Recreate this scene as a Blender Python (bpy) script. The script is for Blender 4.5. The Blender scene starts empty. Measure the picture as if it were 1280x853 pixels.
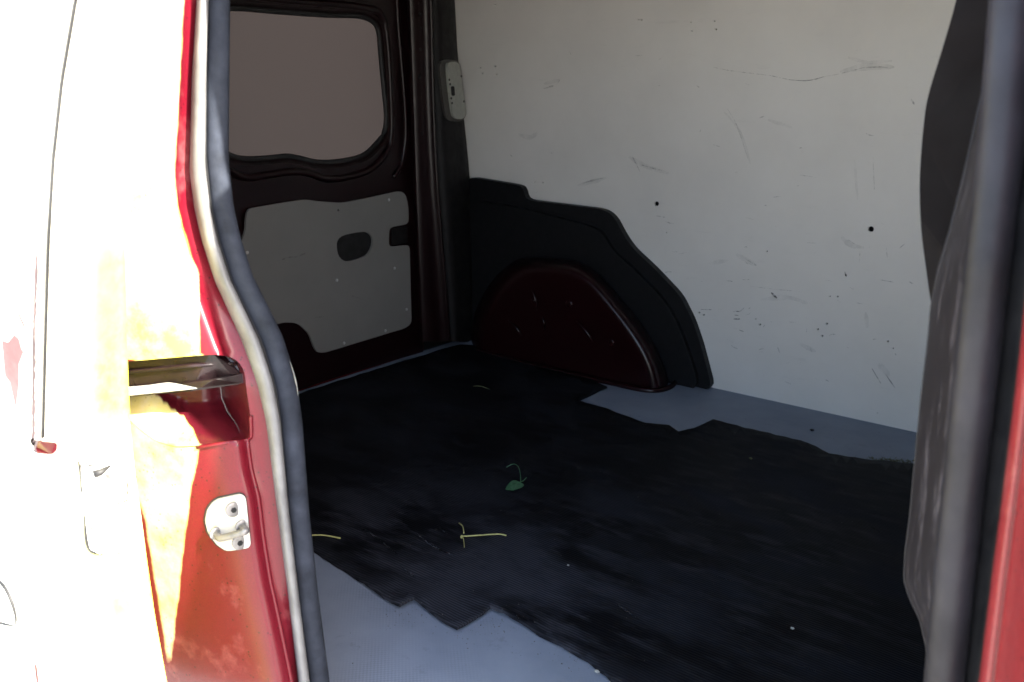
import bpy, bmesh, math, random
from math import sin, cos, radians, pi
from mathutils import Vector, noise
from mathutils.geometry import delaunay_2d_cdt
random.seed(4)
SC = bpy.context.scene
COL = SC.collection

# ------------------------------------------------------------------ camera, world, sun, exposure
CAM_Z, PITCH, HEAD, FPX = 1.35, radians(16.02), radians(38.2), 1101.0
cam = bpy.data.cameras.new('camera'); cam_o = bpy.data.objects.new('camera', cam); COL.objects.link(cam_o)
cam_o.location = (0, 0, CAM_Z); cam_o.rotation_euler = (radians(90) - PITCH, 0, HEAD)
cam.sensor_width = 36; cam.lens = FPX / 1280 * 36; cam.clip_start = 0.02; cam.clip_end = 2000
cam.dof.use_dof = True; cam.dof.focus_distance = 1.5; cam.dof.aperture_fstop = 9.0
SC.camera = cam_o

SUN_EL, SUN_AZ = radians(35), radians(-0.9)          # azimuth measured from +X, negative = towards the photographer
S = Vector((cos(SUN_AZ) * cos(SUN_EL), sin(SUN_AZ) * cos(SUN_EL), sin(SUN_EL)))
w = bpy.data.worlds.new('World'); SC.world = w; w.use_nodes = True
nt = w.node_tree; bg = nt.nodes['Background']
sky = nt.nodes.new('ShaderNodeTexSky'); sky.sky_type = 'NISHITA'; sky.sun_disc = False
sky.dust_density = 2.0; sky.sun_elevation = SUN_EL; sky.sun_rotation = radians(90) - SUN_AZ
nt.links.new(sky.outputs[0], bg.inputs[0]); bg.inputs[1].default_value = 0.15
sl = bpy.data.lights.new('sun', 'SUN'); sl.energy = 5.0; sl.angle = radians(0.5); sl.color = (1, 0.94, 0.82)
so = bpy.data.objects.new('sun', sl); COL.objects.link(so); so.rotation_euler = S.to_track_quat('Z', 'Y').to_euler()
SC.view_settings.view_transform = 'Standard'; SC.view_settings.look = 'None'
SC.view_settings.exposure = 2.66; SC.view_settings.gamma = 1
SC.cycles.max_bounces = 10; SC.cycles.diffuse_bounces = 6; SC.cycles.glossy_bounces = 4
SC.cycles.use_denoising = True; SC.cycles.sample_clamp_indirect = 8

# ------------------------------------------------------------------ the place, measured: surfaces of the van in metres
FZ = 0.60                                             # load floor above the ground
CAMP = Vector((0, 0, CAM_Z))
def ray(x, y):
    u, v = (x - 640) / FPX, (426.5 - y) / FPX
    f, up = cos(PITCH) + v * sin(PITCH), v * cos(PITCH) - sin(PITCH)
    return Vector((u * cos(HEAD) - f * sin(HEAD), u * sin(HEAD) + f * cos(HEAD), up))
def hit(x, y, p, n):
    d = ray(x, y); p = Vector(p); n = Vector(n)
    return CAMP + d * ((p - CAMP).dot(n) / d.dot(n))
def on_floor(x, y, h=0.0): return hit(x, y, (0, 0, FZ + h), (0, 0, 1))
def on_wall(x, y, off=0.0): return hit(x, y, (0, 2.03 - off, FZ), (0, 1, 0.06))
def on_rear(x, y, off=0.0): return hit(x, y, (-1.75 + off, 0, FZ), (1, 0, -0.03))
def near_y(z): return 0.57 + (0.14 * (z - 1.25) if z > 1.25 else 0.0)     # door side: upright to the belt line, leaning in above
def on_near(x, y, off=0.0):
    d = ray(x, y); t = 0.6 / d.y
    for _ in range(12): t = (near_y(CAM_Z + d.z * t) - off) / d.y
    return CAMP + d * t
def proj(p):
    d = Vector(p) - CAMP; r = d.x * cos(HEAD) + d.y * sin(HEAD); f = -d.x * sin(HEAD) + d.y * cos(HEAD)
    z = f * cos(PITCH) - d.z * sin(PITCH); u = f * sin(PITCH) + d.z * cos(PITCH)
    return 640 + FPX * r / z, 426.5 - FPX * u / z
def ix(tab, y):
    for (y0, x0), (y1, x1) in zip(tab, tab[1:]):
        if y <= y1: return x0 + (x1 - x0) * (y - y0) / (y1 - y0)
    return tab[-1][1]
def lerp(a, b, t): return a + (b - a) * t
def smooth_open(pts, n=4):
    P = [Vector(p) for p in pts]; out = []
    for i in range(len(P) - 1):
        a, b, c, d = P[max(i - 1, 0)], P[i], P[i + 1], P[min(i + 2, len(P) - 1)]
        for k in range(n):
            t = k / n
            out.append(0.5 * ((2 * b) + (c - a) * t + (2 * a - 5 * b + 4 * c - d) * t * t + (3 * b - a - 3 * c + d) * t ** 3))
    out.append(P[-1]); return out
def smooth_closed(pts, n=3):
    P = [Vector(p) for p in pts]; N = len(P); out = []
    for i in range(N):
        a, b, c, d = P[i - 1], P[i], P[(i + 1) % N], P[(i + 2) % N]
        for k in range(n):
            t = k / n
            out.append(0.5 * ((2 * b) + (c - a) * t + (2 * a - 5 * b + 4 * c - d) * t * t + (3 * b - a - 3 * c + d) * t ** 3))
    return out
def rounded(pts, r, n=4):
    """pixel outline with every corner rounded by r pixels"""
    P = [Vector(p) for p in pts]; N = len(P); out = []
    for i in range(N):
        a, b, c = P[i - 1], P[i], P[(i + 1) % N]
        ra = min(r, (a - b).length * .45); rc = min(r, (c - b).length * .45)
        p0 = b + (a - b).normalized() * ra; p2 = b + (c - b).normalized() * rc
        for k in range(n + 1):
            t = k / n; out.append(p0 * (1 - t) ** 2 + b * 2 * t * (1 - t) + p2 * t * t)
    return out

# ------------------------------------------------------------------ materials
def mat(name): 
    m = bpy.data.materials.new(name); m.use_nodes = True
    return m, m.node_tree.nodes, m.node_tree.links, m.node_tree.nodes['Principled BSDF']
def nz(N, L, scale, detail=4, rough=.6, vec=None, stretch=None):
    t = N.new('ShaderNodeTexNoise'); t.inputs['Scale'].default_value = scale
    t.inputs['Detail'].default_value = detail; t.inputs['Roughness'].default_value = rough
    tc = N.new('ShaderNodeTexCoord'); mp = N.new('ShaderNodeMapping')
    if stretch: mp.inputs['Scale'].default_value = stretch[0]; mp.inputs['Rotation'].default_value = stretch[1]
    L.new(tc.outputs['Object'], mp.inputs[0]); L.new(mp.outputs[0], t.inputs[0]); return t.outputs[0]
def ramp(N, L, src, stops):
    r = N.new('ShaderNodeValToRGB'); L.new(src, r.inputs[0]); e = r.color_ramp.elements
    while len(e) < len(stops): e.new(.5)
    for i, (p, c) in enumerate(stops):
        e[i].position = p; e[i].color = (c, c, c, 1) if not hasattr(c, '__len__') else (*c, 1)
    return r.outputs[0]
def mix(N, L, fac, a, b, mode='MIX'):
    x = N.new('ShaderNodeMix'); x.data_type = 'RGBA'; x.blend_type = mode
    for s, v in ((x.inputs[0], fac), (x.inputs[6], a), (x.inputs[7], b)):
        if hasattr(v, 'is_output'): L.new(v, s)
        elif hasattr(v, '__len__'): s.default_value = (*v, 1)
        else: s.default_value = v
    return x.outputs[2]
def bump(N, L, B, h, strength, dist=.001):
    b = N.new('ShaderNodeBump'); b.inputs['Strength'].default_value = strength; b.inputs['Distance'].default_value = dist
    L.new(h, b.inputs['Height']); L.new(b.outputs[0], B.inputs['Normal'])
def simple(name, col, rough=.5, var=.25, scale=14, metallic=0, bstr=.15, bscale=300, coat=0, spec=.5):
    m, N, L, B = mat(name)
    n = nz(N, L, scale, 6)
    c2 = tuple(c * (1 + var) for c in col); c1 = tuple(c * (1 - var) for c in col)
    L.new(ramp(N, L, n, [(.3, c1), (.7, c2)]), B.inputs['Base Color'])
    L.new(ramp(N, L, nz(N, L, scale * 2.7, 5), [(.3, max(rough - .1, .04)), (.7, min(rough + .12, 1))]), B.inputs['Roughness'])
    B.inputs['Metallic'].default_value = metallic; B.inputs['Coat Weight'].default_value = coat
    B.inputs['Specular IOR Level'].default_value = spec
    if bstr: bump(N, L, B, nz(N, L, bscale, 3), bstr, .0005)
    return m
M = {}
# red metallic paint: clear coat over flakes, dried spots and dust patches, optionally painted sunlight
def paint(name, dust, lo, hi, coat_rough=.42, coat_ior=1.5, flake=(.118, .0038, .0115), spots=True, lit_film=False):
    m, N, L, B = mat(name)
    c = ramp(N, L, nz(N, L, 900, 2), [(.35, tuple(v * .8 for v in flake)), (.7, tuple(v * 1.15 for v in flake))])
    d = ramp(N, L, nz(N, L, 9, 8, .65), [(lo, 0), (hi, 1)])
    c = mix(N, L, d, c, dust)
    if spots:
        v = N.new('ShaderNodeTexVoronoi'); v.inputs['Scale'].default_value = 130; v.inputs['Randomness'].default_value = 1
        tc = N.new('ShaderNodeTexCoord'); L.new(tc.outputs['Object'], v.inputs[0])
        sp = ramp(N, L, v.outputs['Distance'], [(.10, .9), (.2, 0)])
        gate = ramp(N, L, nz(N, L, 25, 2), [(.47, 0), (.55, 1)])
        c = mix(N, L, mix(N, L, 1.0, sp, gate, 'MULTIPLY'), c, (.022, .004, .004))
    if lit_film:                                          # sunlit part of the jamb painted in as a cream layer
        at = N.new('ShaderNodeAttribute'); at.attribute_name = 'lit_film'
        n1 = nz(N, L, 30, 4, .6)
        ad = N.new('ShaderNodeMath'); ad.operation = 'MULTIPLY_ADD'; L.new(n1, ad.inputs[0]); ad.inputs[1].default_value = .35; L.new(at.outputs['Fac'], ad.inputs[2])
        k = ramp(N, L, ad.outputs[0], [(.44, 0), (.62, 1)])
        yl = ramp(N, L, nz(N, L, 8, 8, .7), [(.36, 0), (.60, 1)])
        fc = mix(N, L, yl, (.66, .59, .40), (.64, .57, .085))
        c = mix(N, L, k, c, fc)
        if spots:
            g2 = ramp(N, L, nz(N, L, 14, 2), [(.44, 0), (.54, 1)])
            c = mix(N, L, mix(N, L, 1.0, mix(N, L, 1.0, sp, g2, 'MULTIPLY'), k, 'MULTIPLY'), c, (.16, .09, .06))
    L.new(c, B.inputs['Base Color'])
    L.new(ramp(N, L, nz(N, L, 30, 5), [(.3, .3), (.75, .55)]), B.inputs['Roughness'])
    B.inputs['Coat Weight'].default_value = .45 if spots else .4; B.inputs['Specular IOR Level'].default_value = .22; B.inputs['Coat Roughness'].default_value = coat_rough; B.inputs['Coat IOR'].default_value = coat_ior
    bump(N, L, B, nz(N, L, 60, 3), .06, .001)
    return m
M['red'] = paint('red_metallic_paint', (.42, .16, .14), .56, .9, .15, 1.45, (.23, .022, .024))
M['jamb'] = paint('dusty_red_paint_with_painted_sun', (.34, .11, .11), .53, .80, .22, 1.4, lit_film=True)
M['inner_red'] = paint('shade_darkened_red', (.04, .02, .02), .72, 1.0, .26, 1.38, (.0085, .0011, .0019), False)  # van red darkened to stand for the dim interior
# sun glare on the red open door, painted in as cream and yellow
m, N, L, B = mat('cream_painted_glare')
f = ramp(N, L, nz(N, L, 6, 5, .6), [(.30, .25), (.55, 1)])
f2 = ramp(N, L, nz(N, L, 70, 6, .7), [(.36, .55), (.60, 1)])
at = N.new('ShaderNodeAttribute'); at.attribute_name = 'sun_yellow'
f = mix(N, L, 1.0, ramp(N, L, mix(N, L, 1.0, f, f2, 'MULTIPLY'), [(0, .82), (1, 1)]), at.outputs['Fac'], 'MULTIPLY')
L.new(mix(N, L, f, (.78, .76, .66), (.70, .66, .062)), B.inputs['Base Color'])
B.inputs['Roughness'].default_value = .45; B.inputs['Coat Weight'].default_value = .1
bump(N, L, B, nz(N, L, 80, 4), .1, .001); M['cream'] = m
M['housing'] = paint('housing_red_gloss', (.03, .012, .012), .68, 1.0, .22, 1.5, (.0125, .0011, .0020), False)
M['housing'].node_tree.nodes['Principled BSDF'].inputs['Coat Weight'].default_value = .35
M['pale'] = simple('pale_latch_skin', (.80, .78, .73), .4, .05, 10, coat=.5)  # even pale tone of the latch plates
M['pocket_red'] = paint('recess_shade_red', (.12, .04, .04), .66, .98, .2, 1.4, (.062, .0035, .0085), lit_film=True)  # jamb red darkened to paint the shade inside the rail recess
# laminated lining
def laminate(name, base, amt):
    m, N, L, B = mat(name)
    big = ramp(N, L, nz(N, L, 3.2, 7, .62), [(.3, tuple(c * (1 - amt) for c in base)), (.62, base), (.85, tuple(min(c * 1.05, .9) for c in base))])
    st = ramp(N, L, nz(N, L, 9, 7, .75, stretch=((1, 1, 7), (0, 0.0, 0))), [(.60, 0), (.80, .35)])
    c = mix(N, L, st, big, tuple(c * .62 for c in base))
    fine = ramp(N, L, nz(N, L, 60, 8, .8), [(.64, 0), (.80, .4)])
    c = mix(N, L, fine, c, tuple(c * .5 for c in base))
    L.new(c, B.inputs['Base Color'])
    L.new(ramp(N, L, nz(N, L, 18, 5), [(.3, .42), (.7, .62)]), B.inputs['Roughness'])
    bump(N, L, B, nz(N, L, 240, 3), .1, .0006); return m
M['lining'] = laminate('white_laminate', (.74, .715, .685), .10)
M['door_lining'] = laminate('shade_darkened_laminate', (.20, .192, .183), .12)  # same laminate as the side lining, darkened to paint the dim rear
# floor laminate with small square grain
m, N, L, B = mat('grey_floor_laminate')
g = ramp(N, L, nz(N, L, 5, 7, .65), [(.3, (.205, .232, .285)), (.7, (.285, .315, .375))])
sc_ = ramp(N, L, nz(N, L, 26, 8, .75), [(.60, 0), (.80, .6)])
c = mix(N, L, sc_, g, (.12, .12, .125))
tc = N.new('ShaderNodeTexCoord'); ck = N.new('ShaderNodeTexChecker'); ck.inputs['Scale'].default_value = 300
L.new(tc.outputs['Object'], ck.inputs[0])
gate = ramp(N, L, nz(N, L, 4.5, 3), [(.54, 0), (.70, .22)])
c = mix(N, L, mix(N, L, 1.0, gate, ck.outputs['Fac'], 'MULTIPLY'), c, (.07, .07, .075))
L.new(c, B.inputs['Base Color']); B.inputs['Roughness'].default_value = .6; B.inputs['Specular IOR Level'].default_value = .2
bump(N, L, B, ck.outputs['Fac'], .03, .0003); M['floor'] = m
# rubber mat: fine ribs, dust rubbed in along the load direction
m, N, L, B = mat('black_ribbed_rubber')
wv = N.new('ShaderNodeTexWave'); wv.inputs['Scale'].default_value = 60; wv.inputs['Distortion'].default_value = .4; wv.bands_direction = 'Y'
tc = N.new('ShaderNodeTexCoord'); L.new(tc.outputs['Object'], wv.inputs[0])
dst = ramp(N, L, nz(N, L, 4.5, 6, .62, stretch=((1, 1.9, 1), (0, 0, radians(12)))), [(.43, 0), (.62, 1)])
dst2 = ramp(N, L, nz(N, L, 12, 5, .6, stretch=((1, 3.5, 1), (0, 0, radians(8)))), [(.50, 0), (.68, .9)])
dd = mix(N, L, 1.0, dst, dst2, 'SCREEN')
ribs = ramp(N, L, wv.outputs['Fac'], [(.2, .35), (.8, 1)])
at = N.new('ShaderNodeAttribute'); at.attribute_name = 'wear'
dd = mix(N, L, 1.0, dd, ramp(N, L, at.outputs['Fac'], [(0, .16), (1, 1)]), 'MULTIPLY')
dd = mix(N, L, 1.0, dd, ribs, 'MULTIPLY')
L.new(mix(N, L, dd, (.0026, .0028, .0042), (.048, .049, .060)), B.inputs['Base Color'])
L.new(ramp(N, L, dst, [(.2, .62), (.8, .85)]), B.inputs['Roughness']); B.inputs['Specular IOR Level'].default_value = .12
bump(N, L, B, wv.outputs['Fac'], .35, .0006); M['mat'] = m
M['plastic'] = simple('black_grained_plastic', (.0042, .0042, .0054), .55, .3, 20, bstr=.3, bscale=500, spec=.35)
M['pillar_trim'] = simple('dark_pillar_plastic', (.0045, .0035, .004), .65, .3, 12, spec=.35)
M['dark'] = simple('underbody_black', (.010, .010, .011), .8, .3)
M['rubber'] = simple('grey_blue_weathered_rubber', (.023, .027, .038), .8, .4, 30, bstr=.35, bscale=420, spec=.12)
M['rubber_black'] = simple('black_rubber', (.014, .014, .015), .6, .3, 40)
M['flange'] = simple('grey_rubber_flange', (.13, .13, .135), .5, .3, 22)
m, N, L, B = mat('scuffed_grey_plastic')
s1 = ramp(N, L, nz(N, L, 30, 9, .75, stretch=((2, 2, .45), (0, .12, 0))), [(.54, 0), (.66, 1)])
L.new(mix(N, L, s1, (.0115, .009, .0118), (.085, .075, .083)), B.inputs['Base Color']); B.inputs['Roughness'].default_value = .5
bump(N, L, B, nz(N, L, 200, 4), .25, .0006); M['scuffed'] = m
M['bulb'] = simple('worn_grey_rubber_bulb', (.017, .0155, .0195), .5, .5, 14, bstr=.25, bscale=300, spec=.3)
M['steel'] = simple('zinc_plated_steel', (.50, .49, .48), .42, .10, 60, metallic=.35, bstr=.05)
M['dull_steel'] = simple('dull_steel', (.20, .195, .195), .42, .25, 60, metallic=.6)
M['lens'] = simple('milky_lamp_lens', (.34, .35, .31), .35, .12, 60, coat=.3)
def mark(name, col, lo, hi, amax, scale):
    m, N, L, B = mat(name); B.inputs['Base Color'].default_value = (*col, 1); B.inputs['Roughness'].default_value = .7
    L.new(ramp(N, L, nz(N, L, scale, 4, .7), [(lo, 0), (hi, amax)]), B.inputs['Alpha']); return m
M['scuff'] = mark('grey_rub_marks', (.24, .23, .22), .42, .64, .42, 110)
M['smudge'] = mark('faint_smudges', (.40, .385, .36), .34, .80, .17, 40)
M['scuff_dark'] = mark('dark_scratches', (.07, .07, .068), .36, .56, .72, 150)
M['lamp_body'] = simple('smoky_lamp_body', (.055, .05, .045), .4, .2, 60)
M['flap'] = simple('dull_dark_trim', (.0078, .006, .0058), .8, .3, 12, spec=.12)
M['slot_black'] = simple('glossy_mottled_black', (.010, .005, .006), .35, .7, 40, bstr=.5, bscale=70, coat=.12, spec=.3)
M['dust'] = mark('rubbed_dust', (.06, .061, .072), .38, .62, .8, 90)
M['hole'] = simple('dark_cavity', (.006, .006, .006), .9, .2, bstr=0)
M['leaf'] = simple('green_leaf', (.05, .155, .07), .45, .3, 200)
M['twig'] = simple('yellow_green_twig', (.42, .40, .15), .6, .25, 200)
M['crumb'] = simple('pale_crumb', (.38, .37, .33), .7, .2, 200)
M['grit'] = simple('dry_grit', (.10, .095, .085), .9, .7, 400, bstr=0)
M['moss'] = simple('dry_moss', (.10, .105, .05), .9, .5, 300)
M['tyre'] = simple('tyre_rubber', (.02, .02, .021), .8, .2)
# tinted glass with a flat brown-grey privacy film, lit from outside
m, N, L, B = mat('brown_grey_filmed_glass')
out = N['Material Output']; tr = N.new('ShaderNodeBsdfTranslucent'); tr.inputs[0].default_value = (.056, .0400, .0320, 1)
df = N.new('ShaderNodeBsdfDiffuse'); df.inputs[0].default_value = (.03, .025, .022, 1)
ms = N.new('ShaderNodeMixShader'); ms.inputs[0].default_value = .75
L.new(df.outputs[0], ms.inputs[1]); L.new(tr.outputs[0], ms.inputs[2]); L.new(ms.outputs[0], out.inputs[0]); M['lit_film'] = m
m, N, L, B = mat('pale_concrete_ground')
L.new(ramp(N, L, nz(N, L, .8, 9, .7), [(.3, (.42, .405, .375)), (.7, (.56, .54, .50))]), B.inputs['Base Color']); B.inputs['Roughness'].default_value = .9
bump(N, L, B, nz(N, L, 40, 6), .4, .01); M['ground'] = m

# ------------------------------------------------------------------ builders
def link(name, bm, m, parent=None, smooth=False, bevel=0, kind=None):
    bmesh.ops.recalc_face_normals(bm, faces=bm.faces)
    me = bpy.data.meshes.new(name); bm.to_mesh(me); bm.free()
    if smooth:
        for p in me.polygons: p.use_smooth = True
    o = bpy.data.objects.new(name, me); COL.objects.link(o)
    if m: me.materials.append(M[m])
    if parent: o.parent = parent
    if bevel:
        b = o.modifiers.new('bevel', 'BEVEL'); b.width = bevel; b.segments = 2; b.limit_method = 'ANGLE'; b.angle_limit = radians(50)
    if kind: o['kind'] = kind
    return o
def tag(o, label=None, cat=None, group=None):
    if label: o['label'] = label
    if cat: o['category'] = cat
    if group: o['group'] = group
    return o
def inside(p, loop):
    r = False; n = len(loop)
    for i in range(n):
        a, b = loop[i], loop[(i + 1) % n]
        if (a[1] > p[1]) != (b[1] > p[1]) and p[0] < (b[0] - a[0]) * (p[1] - a[1]) / (b[1] - a[1]) + a[0]: r = not r
    return r
def tri(loops, extra=()):
    """triangles of loops[0] minus the other loops; points are 2D"""
    V = []; E = []
    for lp in loops:
        s = len(V); n = len(lp); V += [Vector((p[0], p[1])) for p in lp]; E += [(s + i, s + (i + 1) % n) for i in range(n)]
    V += [Vector(p) for p in extra]
    v, e, f, _, _, _ = delaunay_2d_cdt(V, E, [], 0, 1e-7)
    F = []
    for t in f:
        c = sum((v[i] for i in t), Vector((0, 0))) / len(t)
        if inside(c, loops[0]) and not any(inside(c, h) for h in loops[1:]): F.append(t)
    return v, F
def plate_bm(loops2, fn, thick, extra=(), bm=None):
    """flat outline (loops2, any 2D domain) mapped to space by fn and extruded by the vector thick"""
    bm = bm or bmesh.new(); v, F = tri(loops2, extra); thick = Vector(thick)
    P = [fn(p[0], p[1]) for p in v]
    front = [bm.verts.new(p) for p in P]
    for t in F: bm.faces.new([front[i] for i in t])
    if thick.length:
        back = [bm.verts.new(p + thick) for p in P]; cnt = {}
        for t in F:
            bm.faces.new([back[i] for i in reversed(t)])
            for i in range(len(t)):
                a, b = t[i], t[(i + 1) % len(t)]
                if (b, a) in cnt: del cnt[(b, a)]
                else: cnt[(a, b)] = 1
        for a, b in cnt: bm.faces.new((front[b], front[a], back[a], back[b]))
    loose = [x for x in bm.verts if not x.link_faces]
    for x in loose: bm.verts.remove(x)
    return bm
def tube_bm(path, r, seg=10, bm=None, closed=False, flat=1.0, fx=None):
    bm = bm or bmesh.new(); P = [Vector(p) for p in path]; n = len(P); rings = []
    up = Vector((.12, .2, 1)).normalized()
    for i, p in enumerate(P):
        a = P[i - 1] if (i or closed) else P[0]; b = P[(i + 1) % n] if (i < n - 1 or closed) else P[-1]
        t = (b - a).normalized(); q = fx if fx else (Vector((1, .3, .1)) if abs(t.dot(up)) > .9 else up)
        s = t.cross(Vector(q)).normalized(); k = s.cross(t)
        rr = r[i] if hasattr(r, '__len__') else r
        rings.append([bm.verts.new(p + (s * cos(2 * pi * j / seg) * flat + k * sin(2 * pi * j / seg)) * rr) for j in range(seg)])
    for i in range(n if closed else n - 1):
        A, B_ = rings[i], rings[(i + 1) % n]
        for j in range(seg): bm.faces.new((A[j], A[(j + 1) % seg], B_[(j + 1) % seg], B_[j]))
    if not closed: bm.faces.new(list(reversed(rings[0]))); bm.faces.new(rings[-1])
    return bm
def grid_bm(rows, bm=None, thick=None):
    bm = bm or bmesh.new()
    def sheet(rs):
        G = [[bm.verts.new(p) for p in r] for r in rs]
        for i in range(len(G) - 1):
            for j in range(len(G[0]) - 1): bm.faces.new((G[i][j], G[i][j + 1], G[i + 1][j + 1], G[i + 1][j]))
        return G
    A = sheet(rows)
    if thick:
        t = Vector(thick); B_ = sheet([[Vector(p) + t for p in r] for r in rows])
        R, C = len(rows), len(rows[0])
        edge = [(0, j) for j in range(C)] + [(i, C - 1) for i in range(1, R)] + [(R - 1, j) for j in range(C - 2, -1, -1)] + [(i, 0) for i in range(R - 2, 0, -1)]
        for (a, b), (c, d) in zip(edge, edge[1:] + edge[:1]): bm.faces.new((A[a][b], A[c][d], B_[c][d], B_[a][b]))
    return bm
def box_bm(lo, hi, bm=None):
    bm = bm or bmesh.new(); c = bmesh.ops.create_cube(bm, size=1)['verts']
    for v in c: v.co = Vector([lerp(lo[i], hi[i], v.co[i] + .5) for i in range(3)])
    return bm
def disc_bm(c, n, r, h, seg=14, bm=None, dome=0.0):
    """low round head: a cylinder of height h along n with an optional dome"""
    bm = bm or bmesh.new(); n = Vector(n).normalized(); c = Vector(c)
    s = n.cross(Vector((0, 0, 1))); s = s.normalized() if s.length > .1 else Vector((1, 0, 0)); k = n.cross(s)
    prof = [(r, 0), (r, h), (r * .75, h + dome * .7), (r * .35, h + dome)]
    R = [[bm.verts.new(c + n * z + (s * cos(2 * pi * j / seg) + k * sin(2 * pi * j / seg)) * q) for j in range(seg)] for q, z in prof]
    for A, B_ in zip(R, R[1:]):
        for j in range(seg): bm.faces.new((A[j], A[(j + 1) % seg], B_[(j + 1) % seg], B_[j]))
    bm.faces.new(R[-1]); bm.faces.new(list(reversed(R[0]))); return bm
def ring_px(cx, cy, rx, ry=None, n=10):
    ry = ry or rx
    return [(cx + rx * cos(2 * pi * k / n), cy + ry * sin(2 * pi * k / n)) for k in range(n)]

# ------------------------------------------------------------------ ground
bm = bmesh.new(); bmesh.ops.create_grid(bm, x_segments=2, y_segments=2, size=400)
g = link('ground', bm, 'ground', kind='structure')

# ------------------------------------------------------------------ the van
van = bpy.data.objects.new('cargo_van', None); COL.objects.link(van); van.location = (0, 0, 0)
tag(van, 'dark red cargo van seen through its open sliding side door into the empty load space', 'van')

# --- load floor (its rear edge is the sill line seen in the photograph)
XR = -1.755
bm = bmesh.new()
fl = [(XR, .60), (XR, 2.03), (0.06, 2.03), (0.06, .60)]
plate_bm([fl], lambda x, y: Vector((x, y, FZ)), (0, 0, -.03), bm=bm)
link('cargo_floor', bm, 'floor', van)
link('floor_pan', box_bm((-1.86, .50, .50), (0.2, 2.12, .566)), 'dark', van)

# --- far side lining: white board with drilled holes
wall_px = [(560, -140), (1330, -140), (1330, 590), (1145, 541.5), (888, 485), (800, 466), (590, 421)]
big = [(820.7, 255, 3.0), (1088.8, 286.7, 3.6)]
small = [(619, 6), (798, 25), (802, 25), (863.7, 28), (865, 39), (893, 26.6), (895, 37), (600, 85), (619, 83), (621, 93), (603, 92),
         (668, 228), (678.7, 228.6), (670, 241), (944.5, 399), (950, 406), (1022.5, 412), (1028, 420), (1110, 427), (1116.6, 435.6),
         (1037.5, 370.7), (1047, 371), (874, 391), (879.6, 394), (1033.7, 405), (833, 291), (958.7, 314.5), (1057, 344), (795.6, 310)]
holes = [ring_px(x, y, r, n=12) for x, y, r in big] + [ring_px(x, y, random.uniform(.9, 1.5), n=7) for x, y in small]
lining = link('side_lining', plate_bm([wall_px] + holes, on_wall, (0, .006, 0)), 'lining', van)
tag(lining, 'white laminated board lining the far side, scuffed and drilled with small holes')
def stroke_bm(bm, pts, wpx, off):
    P = smooth_open(pts, 4); n = len(P)
    L_, R_ = [], []
    for i, p in enumerate(P):
        t = (P[min(i + 1, n - 1)] - P[max(i - 1, 0)]).normalized(); s = Vector((-t.y, t.x))
        k = wpx * (.25 + .75 * sin(pi * (i + .3) / (n - .4))) * random.uniform(.6, 1.2) / 2
        L_.append(on_wall(p.x + s.x * k, p.y + s.y * k, off)); R_.append(on_wall(p.x - s.x * k, p.y - s.y * k, off))
    a = [bm.verts.new(v) for v in L_]; b = [bm.verts.new(v) for v in R_]
    for i in range(n - 1): bm.faces.new((a[i], a[i + 1], b[i + 1], b[i]))
bm = bmesh.new()
for pts, wd in [([(887, 83), (913, 88.6), (962, 94.5)], .9), ([(962, 94.5), (986, 99.8)], 1.0), ([(1030, 96), (1047, 93), (1064, 89), (1078, 85)], 1.2), ([(1078, 85), (1098, 84), (1110, 85)], 2.2),
                ([(908.7, 135.6), (921, 157), (935.4, 201)], 1.0), ([(946, 149), (956, 145)], 1.4), ([(679.6, 111), (692, 107.5)], 2.2), ([(870, 106.6), (879.7, 114)], 1.2),
                ([(1091, 196), (1093, 237)], .9), ([(727, 230), (740, 226), (754, 223)], 2.6), ([(938, 358), (970, 362), (1004, 365)], 1.0), ([(930.6, 323), (945.6, 332)], 1.5),
                ([(840.6, 315), (847, 315)], 1.3), ([(906, 351), (915.6, 352)], 1.5), ([(981, 477), (988.7, 480.6)], 1.9), ([(972, 434), (974.5, 441)], 1.3), ([(1139, 124), (1143, 131)], 2.4),
                ([(1060, 300), (1068, 305)], 1.2), ([(1075, 315), (1074, 328)], 1.0), ([(1108, 308), (1109, 322)], 1.0), ([(800, 206), (830, 214)], 2.0), ([(790, 195), (800, 215)], 1.6),
                ([(1000, 219), (1020, 222)], 1.0), ([(820, 270), (832, 272)], 1.2), ([(1100, 350), (1117, 353)], 1.2), ([(1136, 352), (1146, 358)], 1.4), ([(917, 410), (930, 415)], 1.2), ([(1032, 475), (1036, 477)], 1.5)]:
    stroke_bm(bm, pts, wd, .0006)
for k in range(70):
    x, y = (random.gauss(985, 85), random.gauss(400, 55)) if k < 45 else (random.uniform(620, 1140), random.uniform(60, 330))
    if not (760 < x < 1140 or y < 215) or y > 470 or y < 20: continue
    a_ = random.gauss(.1, .5); l_ = random.uniform(2, 11); stroke_bm(bm, [(x, y), (x + l_ * cos(a_) * .5, y + l_ * sin(a_) * .5 + random.uniform(-1, 1)), (x + l_ * cos(a_), y + l_ * sin(a_))], random.uniform(.5, 1.3), .0006)
link('scuff_marks', bm, 'scuff', lining, kind='stuff')
bm = bmesh.new()
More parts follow.
